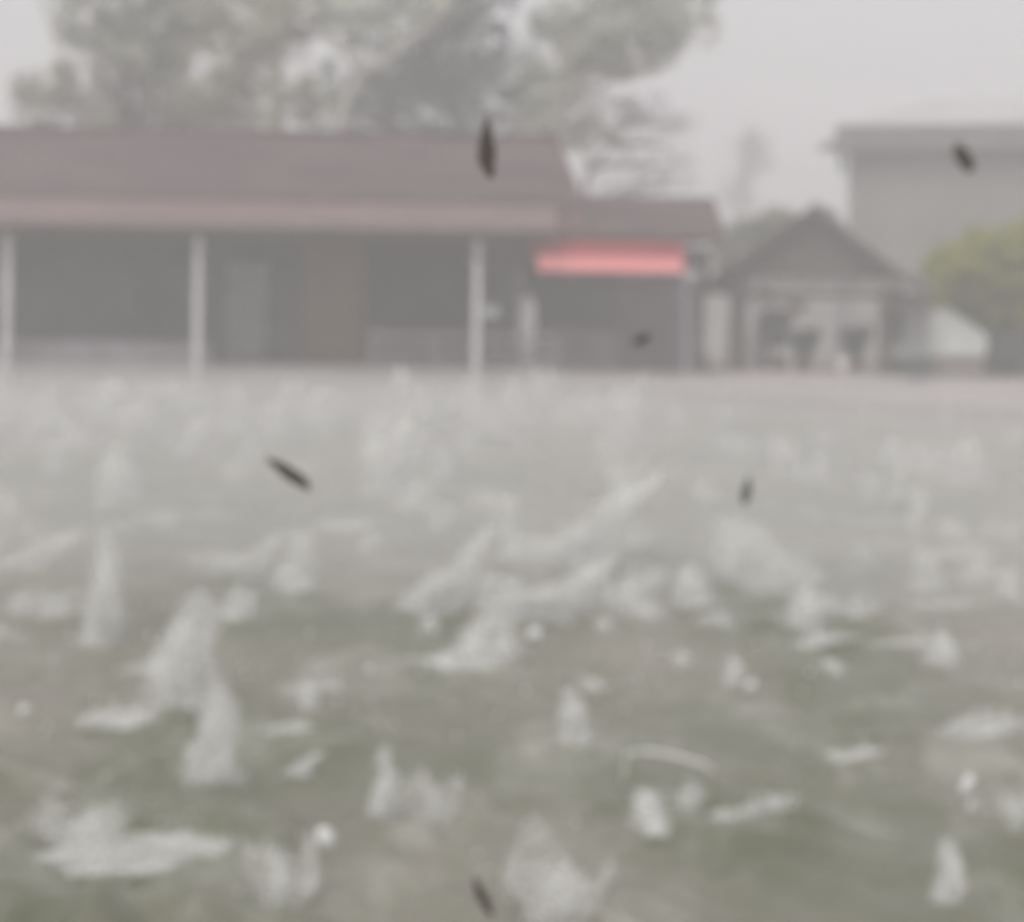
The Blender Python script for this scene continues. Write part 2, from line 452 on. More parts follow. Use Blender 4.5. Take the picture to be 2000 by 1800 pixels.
# floor slab and walls
hpart(MB().box(XL, 1.0, 29.2, 32.4, 0.296, 0.46), 'floor_slab', M['deck'])
hpart(MB().box(XL, 1.25, 31.9, 32.2, 0.455, 3.75), 'wall', M['wall_dark'])
xo0, xo1 = at(715, 600, 31.8).x, at(905, 600, 31.8).x
hpart(MB().box(xo0, xo1, 31.80, 31.897, 0.46, 3.3), 'bay_panel', M['wall_olive'])  # dark sheet on the wall; its olive colour stands in for a shaded opening
xd0, xd1 = at(592, 600, 31.7).x, at(708, 600, 31.7).x
door = hpart(MB().box(xd0, xd1, 31.80, 31.897, 0.46, 2.95), 'door', M['brown_wood'])
for k in (0, 1):
    hpart(MB().box(xd0 + .12, xd1 - .12, 31.765, 31.798, 0.65 + k * 1.15, 1.6 + k * 1.15), 'door_panel', M['brown_wood'], door, Vector((0, 0, 0))).location = -HO * 0
for ch in list(door.children): ch.location = -HO      # panels were given in world coordinates
xw0, xw1 = at(440, 600, 31.8).x, at(522, 600, 31.8).x
win = hpart(MB().box(xw0, xw1, 31.82, 31.897, 0.47, 2.55), 'window', M['pale_grey'])
xs0, xs1 = at(540, 600, 31.8).x, at(572, 600, 31.8).x
hpart(MB().box(xs0, xs1, 31.83, 31.897, 0.47, 2.5), 'side_panel', M['wall_dark'])
# posts
for px in (14, 386, 931):
    x = at(px, 640, 28.75).x
    mb = MB().box(x - .07, x + .07, 28.67, 28.82, -0.5, 3.02)
    mb.box(x - .12, x + .12, 28.62, 28.87, -0.3, 0.16)
    bevel(hpart(mb, 'post', M['white_paint']), .012)
x = at(962, 612, 28.7).x
bevel(hpart(MB().box(x - .2, x + .12, 28.62, 28.76, 1.5, 1.72), 'meter_box', M['pale_grey']), .015)
hpart(MB().box(XL, XR - .05, 28.64, 28.86, 2.99, 3.17), 'beam', M['beam'])
hpart(MB().box(XL, XR - .1, 28.9, 31.9, 3.175, 3.22), 'ceiling', M['beam'])
# roofs
XRr = at(1090, 300, 33.6).x; XRm = at(1140, 400, 31).x
hpart(sheet(MB(), (XL, 28.4, ZE), (XR, 28.4, ZE), (XR + .02, 31.02, ZM + .02), (XL, 31.02, ZM + .02)), 'verandah_roof', M['roof_pink'])
mr = sheet(MB(), (XL, 30.95, ZM + .06), (XRm, 30.95, ZM + .06), (XRr, 33.9, ZR), (XL, 33.9, ZR))
sheet(mr, (XRm, 36.85, ZM), (XL, 36.85, ZM), (XL, 33.92, ZR), (XRr, 33.92, ZR))
sheet(mr, (XRm + .01, 30.96, ZM + .06), (XRm + .01, 36.84, ZM + .06), (XRr, 33.93, ZR), (XRr, 33.88, ZR))
roof = hpart(mr, 'roof', M['roof_red'])
rc = MB().tube([(XL, 33.9, ZR + .03), (XRr, 33.9, ZR + .03)], .09, 8).build('ridge_cap', M['roof_red'], roof)
rc.location = -HO
hpart(MB().box(XR - .5, XRm + .02, 31.0, 31.2, 3.2, ZM + .03), 'infill_board', M['roof_pink'])
g = MB().box(XL, XR + .04, 28.26, 28.385, ZE - .10, ZE + .05)
hpart(g, 'gutter', M['gutter'])
hpart(MB().box(XR - .02, XR + .03, 28.4, 31.0, 3.17, 3.30), 'end_board', M['gutter'])
# low railing between the posts
xr0, xr1 = at(722, 700, 29.3).x, min(.98, at(1128, 700, 29.3).x)
for z0 in (0.60, 0.86, 1.12):
    hpart(MB().box(xr0, xr1, 29.26, 29.32, z0 - .05, z0 + .05), 'rail', M['mauve'])
for i in range(4):
    x = xr0 + (xr1 - xr0) * (i + .02) / 3.05
    hpart(MB().box(x - .04, x + .04, 29.325, 29.40, .455, 1.2), 'rail_post', M['mauve'])
hpart(MB().box(XL, at(415, 700, 29.3).x, 29.24, 29.34, .455, 0.92), 'parapet', M['mauve'])

# ------------------------------------------------------------------ lower wing with the lit red sign
wing = tag(empty('lower_wing', (2, 31, 0.3)), 'low red roofed shop wing joined to the long house', 'building')
WO = Vector((2, 31, 0.3))
def wpart(mb, name, mat, parent=None):
    return hpart(mb, name, mat, parent, WO, wing)
wx0, wx1 = at(1060, 460, 30.6).x, at(1420, 455, 30.6).x
wr1 = at(1392, 388, 33).x
wz0, wz1 = at(1300, 462, 30.6).z, at(1250, 384, 33).z
rm = sheet(MB(), (wx0, 30.6, wz0), (wx1, 30.6, wz0), (wr1, 33, wz1), (wx0, 33, wz1))
sheet(rm, (wx1, 35.4, wz0), (wx0, 35.4, wz0), (wx0, 33.02, wz1), (wr1, 33.02, wz1))
sheet(rm, (wx1 + .01, 30.62, wz0), (wx1 + .01, 35.38, wz0), (wr1, 33.03, wz1), (wr1, 32.98, wz1))
wpart(rm, 'roof', M['roof_red'])
ww1 = at(1385, 600, 31.6).x
wpart(MB().box(1.28, ww1, 31.6, 31.85, 0.3, 2.98), 'wall', M['wall_dark'])
a0, a1 = at(1052, 600, 31.5).x, at(1205, 600, 31.5).x
wpart(MB().box(a0, a1, 31.52, 31.597, 1.25, 2.35), 'bay_panel', M['green_board'])
wpart(MB().box(a0 + .05, a1, 31.3, 31.5, .3, 1.2), 'counter', M['mauve'])
p0, p1 = at(1378, 600, 31.2).x, at(1420, 600, 31.2).x
bevel(wpart(MB().box(p0, p1, 31.3, 31.42, .7, 2.0), 'pale_door', M['tent']), .02)
# awning
s0, s1 = at(1035, 500, 29.6).x, at(1332, 500, 29.6).x
az0, az1 = at(1200, 472, 30.6).z, at(1200, 494, 29.5).z
M['awning'] = material('awning', (0.52, 0.07, 0.085), (0.36, 0.045, 0.055), 0.5, 2)
wpart(sheet(MB(), (s0, 29.5, az1), (s1, 29.5, az1), (s1, 31.58, az0 + .12), (s0, 31.58, az0 + .12), 0.2), 'awning', M['awning'])
sm_ = bpy.data.materials.new('lit_sign'); sm_.use_nodes = True
bs = sm_.node_tree.nodes['Principled BSDF']
bs.inputs['Base Color'].default_value = (0.5, 0.16, 0.17, 1); bs.inputs['Roughness'].default_value = 0.4
t_ = sm_.node_tree
tc = t_.nodes.new('ShaderNodeTexCoord'); nz = t_.nodes.new('ShaderNodeTexNoise'); nz.inputs['Scale'].default_value = 1.1
rp = t_.nodes.new('ShaderNodeValToRGB'); rp.color_ramp.elements[0].color = (1, .27, .29, 1); rp.color_ramp.elements[1].color = (1, .38, .33, 1)
t_.links.new(tc.outputs['Object'], nz.inputs[0]); t_.links.new(nz.outputs['Fac'], rp.inputs[0]); t_.links.new(rp.outputs[0], bs.inputs['Emission Color'])
bs.inputs['Emission Strength'].default_value = 0.38
q0, q1 = at(1200, 502, 29.4).z, at(1200, 531, 29.4).z
sg = wpart(bevel(MB().box(s0 + .15, s1, 29.36, 29.48, q1, q0), .0) if False else MB().box(s0 + .15, s1, 29.36, 29.48, q1, q0), 'lit_sign_band', sm_)
bevel(sg, .02)
sg['label'] = 'glowing pinkish red sign band'
wpart(MB().box(s0, s1 + .01, 29.34, 29.49, q0 + .004, q0 + .30), 'red_fascia', M['awning'])
wpart(MB().box(s1 + .005, s1 + .30, 29.4, 29.5, q1 - .14, q1 + .04), 'sign_bracket', M['pale_grey'])
for x in (at(1012, 600, 29.6).x, s1 + .1):
    wpart(MB().box(x - .05, x + .05, 29.5, 29.6, .3, q1 + .02), 'post', M['mauve'])

# white standing water tank by the wing
tx = at(1029, 650, 29.2)
tank = tag(empty('water_tank', (tx.x, 29.75, .46)), 'upright white water tank beside the verandah post', 'tank')
MB().lathe([(.17, 0), (.19, .05), (.19, 1.25), (.17, 1.38), (.07, 1.46)], 18).build('barrel', M['white_paint'], tank)
MB().lathe([(.06, 1.45), (.06, 1.52)], 12).build('cap', M['pale_grey'], tank)

# ------------------------------------------------------------------ gabled open pavilion
GA = R(19)
gp = at(1588, 700, 31.0)
gaz = tag(empty('open_pavilion', (gp.x, 31.0, 0.3), -GA), 'open timber pavilion with dark gable front and pale metal roof', 'pavilion')
hw, hr, gl, gz0, gz1 = 2.5, 2.28, 3.4, 1.74, 3.52          # half width, length, eave and ridge height
def ridge_pts(y): return (0, y, gz1)
sheet_r = sheet(MB(), (hr, -.25, gz0), (hr, gl, gz0), (0.02, gl, gz1), (0.02, -.25, gz1), .25)
sheet(sheet_r, (-hw, gl, gz0), (-hw, -.25, gz0), (-0.02, -.25, gz1), (-0.02, gl, gz1), .25)
sheet_r.build('roof', M['gazebo_roof'], gaz)
MB().prism([(-(hw - .12) * .80, 0, gz0 + .33), ((hr - .12) * .80, 0, gz0 + .33), (0, 0, gz1 - .06)], (0, .06, 0)).build('gable', M['timber_dark'], gaz)
for s in (-1, 1):
    ex = hr + .06 if s > 0 else -hw - .06
    MB().prism([(ex, -.30, gz0 - .13), (ex, -.30, gz0 + .06), (0, -.30, gz1 + .06), (0, -.30, gz1 - .13)], (0, .045, 0)).build('barge_board', M['timber_dark'], gaz)
    for y in (0.12, gl - .2):
        wd = .2 if (s < 0 and y < 1) else .1
        cx = 1.42 if s > 0 else -1.6
        bevel(MB().box(cx - wd, cx + wd, y - .1, y + .1, 0, gz0 + .15).build('post', M['timber_dark'], gaz), .015)
MB().box(-hw + .2, hr - .2, .065, .2, gz0 - .09, gz0 + .05).build('tie_beam', M['timber_dark'], gaz)
MB().tube([(0, -.27, gz1 + .05), (0, gl, gz1 + .05)], .07, 8).build('ridge_cap', M['gazebo_roof'], gaz)
MB().box(-hw + .5, hr - .3, -.1, gl, 0.004, .06).build('floor', M['coping'], gaz)

# cloth and hanging basket under the tie beam
c = at(1530, 560, 31.3)
cl = MB(); nn = 10
pts = []
for lay in (0, .02):
    for j in range(5):
        for i in range(nn):
            u, v_ = i / (nn - 1), j / 4
            pts.append((-.42 + .84 * u, lay + .04 * math.sin(u * 9 + v_ * 3), -.42 * v_ * (1 - .75 * u)))
fs = []
for lay in (0, 1):
    for j in range(4):
        for i in range(nn - 1):
            a = lay * nn * 5 + j * nn + i
            fs.append((a, a + 1, a + 1 + nn, a + nn))
cl.add(pts, fs, True)
tag(cl.build('hanging_cloth', M['tent'], loc=(c.x - .1, 31.62, 2.03)), 'pale cloth hanging under the pavilion beam', 'cloth')
bk = tag(empty('hanging_basket', (at(1562, 560, 31.3).x, 31.5, 1.62)), 'brown hanging basket next to the pale cloth', 'basket')
MB().lathe([(.05, 0), (.16, .05), (.21, .18), (.22, .24), (.19, .24)], 14).build('bowl', M['pot'], bk)
for q in range(3):
    an = q * 2.1
    MB().tube([(.2 * math.cos(an), .2 * math.sin(an), .23), (0, 0, .5)], .008, 5).build('cord', M['timber_dark'], bk)

# ------------------------------------------------------------------ white canvas shelter behind the pavilion
tY = 38.5
T = lambda x, y: at(x, y, tY)
shel = tag(empty('canvas_shelter', (T(1700, 700).x, tY, .3)), 'white canvas shelter with sloping side behind the pavilion', 'shelter')
SO = Vector((T(1700, 700).x, tY, .3))
zb = .3
def spart(mb, name, mat):
    mb.v = [tuple(Vector(p) - SO) for p in mb.v]
    return mb.build(name, mat, shel)
edges = [1470, 1560, 1640, 1672, 1760, 1835]
for i, (xa, xb) in enumerate(zip(edges[:-1], edges[1:])):
    za, zc = T(xa, 545).z, T(xb, 545).z
    pa, pb = T(xa, 600), T(xb, 600)
    spart(MB().prism([(pa.x + .01, tY, zb), (pb.x - .01, tY, zb), (pb.x - .01, tY, 2.62), (pa.x + .01, tY, 2.62)], (0, .05, 0)), 'wall_panel', M['tent'] if i not in (2, 4) else (M['pale_grey'] if i == 2 else M['tent_pink']))
pa, pb, pc = T(1825, 575), T(1925, 650), T(1925, 695)
spart(MB().prism([(pa.x, tY - .4, zb + .75), (pb.x + .05, tY - .4, zb + .75), (pb.x + .05, tY - .4, pb.z), (pa.x, tY - .4, pa.z), (T(1760, 560).x, tY - .4, 2.45), (T(1760, 560).x, tY - .4, zb + .75)], (0, 2.2, 0)), 'side_canopy', M['tent'])
spart(MB().box(T(1470, 600).x, T(1835, 600).x, tY - .3, tY + 2.4, 2.63, 2.70), 'roof', M['tent'])
for xa in (1470, 1640, 1835):
    p = T(xa, 600); spart(MB().tube([(p.x, tY - .06, zb), (p.x, tY - .06, 2.63)], .035, 8), 'pole', M['pale_grey'])

tq = [at(1745, 572, 32.3), at(1832, 585, 32.3), at(1928, 655, 31.7), at(1926, 694, 31.2), at(1745, 694, 31.2)]
tb0 = Vector((tq[4].x, 31.2, .3))
tarp = tag(empty('tarpaulin', tb0), 'pale tarpaulin sloping down beside the open pavilion', 'tarpaulin')
MB().prism([q - tb0 for q in tq], (0.02, .05, -.03)).build('sheet', M['tent'], tarp)
for q in (tq[0], tq[1], tq[2]):
    MB().tube([(q.x - tb0.x, q.y - tb0.y + .05, 0), (q.x - tb0.x, q.y - tb0.y + .05, q.z - tb0.z)], .025, 7).build('pole', M['timber_dark'], tarp)

# ------------------------------------------------------------------ grey two storey building
BY = 41.0
blk = tag(empty('grey_building', (at(1800, 700, BY).x, BY, .3)), 'tall grey building with overhanging eave and pale hipped roof', 'building')
BO = Vector((at(1657, 400, BY).x, BY, .3)); blk.location = BO; blk.rotation_euler = (0, 0, R(-13.5))
def bpart(mb, name, mat):
    mb.v = [tuple(Vector(p) - BO) for p in mb.v]
    return mb.build(name, mat, blk)
bx0 = at(1657, 400, BY).x; bx1 = 24.0
zf0, zf1 = at(1800, 296, BY - .5).z, at(1800, 249, BY - .5).z
bpart(MB().box(bx0, bx1, BY, BY + 8, .3, zf0 + .1), 'wall', M['grey_wall'])
fx0 = at(1642, 260, BY - .5).x
bpart(MB().box(fx0, bx1 + .5, BY - .5, BY - .38, zf0, zf1), 'fascia', M['grey_fascia'])
bpart(MB().box(fx0, fx0 + .12, BY - .375, BY + 8.4, zf0, zf1), 'side_fascia', M['grey_fascia'])
bpart(MB().box(fx0 + .13, bx1 + .4, BY - .37, BY - .003, zf0 + .02, zf0 + .07), 'soffit', M['grey_fascia'])
gx = at(1605, 292, BY - .5).x
bpart(MB().prism([(gx, BY - .6, zf0 - .02), (fx0 + .6, BY - .6, zf0 - .02), (fx0 - .005, BY - .6, zf0 + .32), (gx + .12, BY - .6, zf0 + .14)], (0, .09, 0)), 'eave_return', M['grey_fascia'])
zr = at(1800, 204, BY + 4).z; hx = at(1760, 204, BY + 4).x
rf = sheet(MB(), (fx0 - .05, BY - .55, zf1 + .02), (bx1 + .5, BY - .55, zf1 + .02), (bx1 + .5, BY + 4, zr), (hx, BY + 4, zr), .45)
sheet(rf, (fx0 - .05, BY + 8.5, zf1 + .02), (fx0 - .05, BY - .53, zf1 + .02), (hx, BY + 3.98, zr), (hx, BY + 4.02, zr), .45)
bpart(rf, 'roof', M['pale_roof'])

# ------------------------------------------------------------------ vegetation
def leaves(mb_v, mb_f, cx, cy_, cz, rad, n, size, rr):
    for _ in range(n):
        # a point in a soft ball
        d = Vector((rr.gauss(0, 1), rr.gauss(0, 1), rr.gauss(0, 1)))
        d = d.normalized() * rad * (rr.random() ** 0.45)
        d.z *= .8
        p = Vector((cx, cy_, cz)) + d
        s = size * rr.uniform(.6, 1.4)
        u = Vector((rr.gauss(0, 1), rr.gauss(0, 1), rr.gauss(0, .7))).normalized()
        v = u.cross(Vector((rr.gauss(0, 1), rr.gauss(0, 1), rr.gauss(0, 1)))).normalized()
        o = len(mb_v)
        mb_v += [tuple(p - u * s), tuple(p + v * s * .42), tuple(p + u * s), tuple(p - v * s * .42)]
        mb_f.append((o, o + 1, o + 2, o + 3))

def tree(name, label, base, trunk, crowns, leafmat, barkmat, cat='tree', group=None, leaf=.13, r0=.2, seed=1, limb_every=2):
    """trunk: world points of the main stem; crowns: (cx, cy, cz, rx, ry, rz, clumps, leaves, clump radius)"""
    rr = random.Random(seed)
    base = Vector(base)
    root = tag(empty(name, base), label, cat, group)
    tb = MB()
    pts = [Vector(p) - base for p in trunk]
    rad = [r0 * (1 - .72 * i / (len(pts) - 1)) for i in range(len(pts))]
    tb.tube(pts, rad, 9)
    V, Fc = [], []
    k = 0
    for (cx, cy_, cz, rx, ry, rz, nc, nl, cr) in crowns:
        for i in range(nc):
            d = Vector((rr.gauss(0, 1), rr.gauss(0, 1), rr.gauss(0, 1))).normalized() * (rr.random() ** .38)
            p = Vector((cx + d.x * rx, cy_ + d.y * ry, cz + d.z * rz)) - base
            leaves(V, Fc, p.x, p.y, p.z, cr * rr.uniform(.6, 1.3), int(nl * rr.uniform(.5, 1.4)), leaf, rr)
            k += 1
            if k % limb_every == 0:
                q = min(pts, key=lambda a: (a - p).length + (3 if a.z > p.z else 0))
                mid = q.lerp(p, .5) + Vector((rr.uniform(-.2, .2), rr.uniform(-.2, .2), rr.uniform(-.1, .3)))
                tb.tube([q, mid, p], [.07, .045, .018], 5)
    tb.build('trunk', barkmat, root)
    me = bpy.data.meshes.new('crown'); me.from_pydata(V, [], Fc); me.materials.append(leafmat)
    obj('crown', me, root)
    return root

def W(px, py, Y): return at(px, py, Y)
def crown(px, py, Y, rpx, rpy, ry, nc, nl, cr):
    p = W(px, py, Y); s = Y / F
    return (p.x, p.y, p.z, rpx * s, ry, rpy * s, nc, nl, cr)
def ground_pt(px, Y): p = W(px, 560, Y); return (p.x, Y, .3)

G = 'trees behind the long house'
tree('leafy_tree', 'dense grey green tree at the end of the tree row behind the house', ground_pt(270, 40), [ground_pt(270, 40), W(265, 500, 40), W(255, 300, 40), W(240, 120, 40), W(250, -60, 40), W(260, -220, 40)],
     [crown(235, 150, 40, 155, 130, 2.0, 60, 68, .58), crown(270, -60, 40, 195, 190, 2.4, 66, 62, .6), crown(105, 190, 40, 75, 75, 1.0, 18, 70, .45), crown(420, 150, 40.5, 130, 140, 2, 50, 75, .6)], M['leaf_grey'], M['bark_dark'], group=G, leaf=.12, r0=.24, seed=3)
tree('leafy_tree', 'pale yellowish tree with light bark behind the long roof', ground_pt(545, 38.5), [ground_pt(545, 38.5), W(546, 480, 38.5), W(543, 240, 38.5), W(540, 130, 38.5), W(552, 20, 38.5), W(548, -140, 38.5)],
     [crown(470, 60, 38.8, 125, 90, 1.5, 46, 60, .5), crown(560, -40, 38.8, 110, 120, 1.6, 50, 60, .5), crown(420, 200, 39, 70, 50, .9, 14, 55, .4), crown(560, 190, 38.2, 60, 60, .6, 12, 50, .35)], M['leaf_yellow'], M['bark_pale'], group=G, leaf=.11, r0=.26, seed=5)
tree('leafy_tree', 'dark grey green tree in the middle of the tree row', ground_pt(900, 41), [ground_pt(900, 41), W(905, 480, 41), W(900, 300, 41), W(880, 180, 41), W(900, 40, 41), W(890, -140, 41)],
     [crown(900, 170, 41, 175, 120, 2.2, 60, 62, .58), crown(880, -20, 41, 190, 150, 2.2, 58, 60, .58), crown(720, 200, 42, 140, 80, 2, 38, 62, .5)], M['leaf_deep'], M['bark_dark'], group=G, leaf=.125, r0=.26, seed=9)
tree('leafy_tree', 'tree with a pale forked branch against dark foliage', ground_pt(655, 38.2), [ground_pt(655, 38.2), W(650, 420, 38.2), W(665, 230, 38.2), W(700, 145, 38.2), W(780, 100, 38.2), W(870, 15, 38.2), W(890, -60, 38.2)],
     [crown(700, 50, 38.6, 80, 70, 1.0, 26, 50, .42), crown(850, -10, 38.6, 70, 70, .9, 22, 50, .4), crown(670, 190, 38.4, 45, 35, .5, 5, 45, .3)], M['leaf_pale'], M['bark_pale'], group=G, leaf=.10, r0=.16, seed=13, limb_every=4)
tree('leafy_tree', 'loose airy tree with leaning pale trunk at the row end', ground_pt(1050, 39), [ground_pt(1050, 39), W(1062, 450, 39), W(1075, 300, 39), W(1090, 200, 39), W(1120, 110, 39), W(1165, 30, 39), W(1230, -70, 39)],
     [crown(1190, 60, 39, 130, 100, 1.5, 95, 60, .45), crown(1130, 230, 40.5, 75, 70, 1.0, 26, 50, .42), crown(1330, 40, 39, 100, 75, 1.2, 26, 50, .42), crown(1240, -90, 39, 190, 80, 1.6, 50, 50, .5), crown(1050, 180, 39.3, 50, 130, .9, 34, 60, .42)], M['leaf_pale'], M['bark_pale'], group=G, leaf=.10, r0=.22, seed=17)
tw = ground_pt(1140, 44)
tree('sparse_tree', 'sparse twiggy tree with forked dark branches above the wing', tw, [tw, W(1135, 420, 44), W(1150, 330, 44), W(1190, 290, 44), W(1225, 245, 44), W(1240, 215, 44)],
     [crown(1215, 200, 44, 85, 50, .9, 16, 26, .45), crown(1290, 240, 44.3, 65, 55, .8, 12, 24, .45), crown(1190, 330, 44.6, 75, 45, .9, 9, 24, .45), crown(1290, 345, 44.6, 80, 45, .9, 10, 24, .45)], M['leaf_mauve'], M['bark_dark'], leaf=.09, r0=.12, seed=21, limb_every=2)
tree('slender_tree', 'slender hazy tree standing alone before the sky', ground_pt(1452, 80), [ground_pt(1452, 80), W(1450, 480, 80), W(1452, 380, 80), W(1462, 280, 80), W(1468, 240, 80)],
     [crown(1466, 290, 80, 34, 60, .9, 30, 16, .9), crown(1446, 380, 80, 30, 70, .9, 24, 16, .9)], M['leaf_mauve'], M['bark_pale'], leaf=.17, r0=.13, seed=23)
tree('bushy_shrub', 'grey green shrub between the low wing and the pavilion', ground_pt(1480, 40), [ground_pt(1480, 40), W(1480, 600, 40), W(1485, 500, 40), W(1488, 440, 40)],
     [crown(1480, 500, 40, 85, 70, 1.2, 60, 60, .4), crown(1510, 440, 40, 55, 30, .8, 20, 55, .35), crown(1430, 480, 41, 40, 40, .8, 20, 55, .4)], M['leaf_grey'], M['bark_dark'], cat='shrub', leaf=.1, r0=.09, seed=27, limb_every=6)
tree('lime_tree', 'small yellow green tree before the grey building', ground_pt(1945, 32.5), [ground_pt(1945, 32.5), W(1942, 660, 32.5), W(1938, 600, 32.5), W(1945, 520, 32.5), W(1950, 470, 32.5)],
     [crown(1935, 530, 32.5, 125, 80, 1.2, 150, 95, .34), crown(2060, 530, 32.5, 120, 95, 1.2, 100, 90, .34), crown(1885, 590, 32.5, 65, 50, .7, 40, 95, .28), crown(1985, 610, 32.5, 60, 50, .8, 40, 90, .28)], M['leaf_lime'], M['bark_dark'], leaf=.09, r0=.13, seed=31, limb_every=6)
tree('low_shrub', 'dark low shrub under the yellow green tree', ground_pt(1965, 32), [ground_pt(1965, 32), W(1965, 690, 32), W(1965, 660, 32)],
     [crown(1965, 690, 32, 60, 45, .7, 36, 70, .25), crown(2060, 690, 32, 60, 50, .7, 30, 70, .25)], M['leaf_deep'], M['bark_dark'], cat='shrub', leaf=.07, r0=.05, seed=33, limb_every=6)
tree('low_shrub', 'small dark rounded shrub at the pavilion edge', ground_pt(1785, 29), [ground_pt(1785, 29), W(1785, 735, 29), W(1785, 715, 29)],
     [crown(1785, 720, 29, 42, 28, .4, 26, 55, .16)], M['leaf_deep'], M['bark_dark'], cat='shrub', leaf=.05, r0=.03, seed=35, limb_every=6)

def potted(px, py_top, Y, wpx, label, seed):
    rr = random.Random(seed)
    p = W(px, 600, Y); base = Vector((p.x, Y, .36)); top = W(px, py_top, Y).z - .36
    root = tag(empty('potted_plant', base), label, 'plant', 'potted plants in the pavilion')
    MB().lathe([(.13, 0), (.17, .22), (.19, .28), (.16, .28)], 14).build('pot', M['pot'], root)
    st = MB(); V, Fc = [], []
    r = wpx * Y / F * .5
    for i in range(5):
        a = rr.uniform(0, 6.28); e = Vector((r * .6 * math.cos(a), r * .6 * math.sin(a), top * rr.uniform(.7, .95)))
        st.tube([(0, 0, .25), (e.x * .3, e.y * .3, e.z * .6), tuple(e)], [.02, .014, .006], 5)
        leaves(V, Fc, e.x, e.y, e.z, r * .7, 70, .07, rr); leaves(V, Fc, e.x * .5, e.y * .5, e.z * .65, r * .6, 40, .07, rr)
    st.build('stem', M['bark_dark'], root)
    me = bpy.data.meshes.new('foliage'); me.from_pydata(V, [], Fc); me.materials.append(M['leaf_deep']); obj('foliage', me, root)
potted(1520, 610, 32.6, 70, 'tall potted plant by the thick pavilion post', 1)
potted(1570, 650, 32.2, 60, 'short bushy potted plant by the tall potted plant', 2)
potted(1672, 645, 32.4, 60, 'potted plant next to a pale ball in the pavilion', 3)
potted(1752, 600, 31.6, 60, 'tall potted plant beside the slim pavilion post', 4)
pb_ = W(1641, 703, 31.6)
bl = MB()
bl.lathe([(.015, 0), (.08, .02), (.135, .08), (.155, .16), (.135, .24), (.08, .3), (.015, .32)], 18)
tag(bl.build('garden_ball', M['white_paint'], loc=(pb_.x, 31.3, .40)), 'pale round ball on the pavilion floor', 'ball')

# ------------------------------------------------------------------ splashes thrown up by the hail
def lump(mb, c, r, h, seed, rough=.35, n=22, rows=13, blunt=5.0, taper=.35, slant=0.0):
    """rounded ragged body of water standing on the surface"""
    vs_, fs = [], []
    for j in range(rows):
        t = 1 - (1 - j / (rows - 1)) ** 1.5
        for k in range(n):
            q = 2 * math.pi * k / n
            prof = (1 - taper * t) * math.sqrt(max(1e-4, 1 - t ** blunt)) * (1 + .45 * math.exp(-(t / .10) ** 2))
            d = Vector((math.cos(q), math.sin(q), t * min(3.0, h / max(r, 1e-3)) * .7 + seed * 7.3))
            e = 1 + rough * mnoise.noise(d * 1.3) + rough * .5 * mnoise.noise(d * 3.1)
            rr_ = r * prof * e
            vs_.append((c[0] + rr_ * math.cos(q) + .35 * r * math.sin(t * 3.5 + seed) + slant * t * h, c[1] + rr_ * math.sin(q), c[2] - .06 * h + t * h * (1.04 + .10 * mnoise.noise(d * 2))))
    for j in range(rows - 1):
        for k in range(n):
            a = j * n + k; b = j * n + (k + 1) % n
            fs.append((a, b, b + n, a + n))
    fs.append(tuple((rows - 1) * n + k for k in range(n)))
    mb.add(vs_, fs, True)
    return mb
def droplets_mesh(seed, n=60):
    rr = random.Random(seed); mb = MB()
    for _ in range(n):
        a = rr.uniform(0, 6.28); d = rr.random() ** .6 * .75
        mb.ico((d * math.cos(a), d * math.sin(a), rr.uniform(.15, 1.25) * (1.1 - .6 * d)), rr.uniform(.006, .016), 1, 1, rr.uniform(1, 1.8))
    return mb
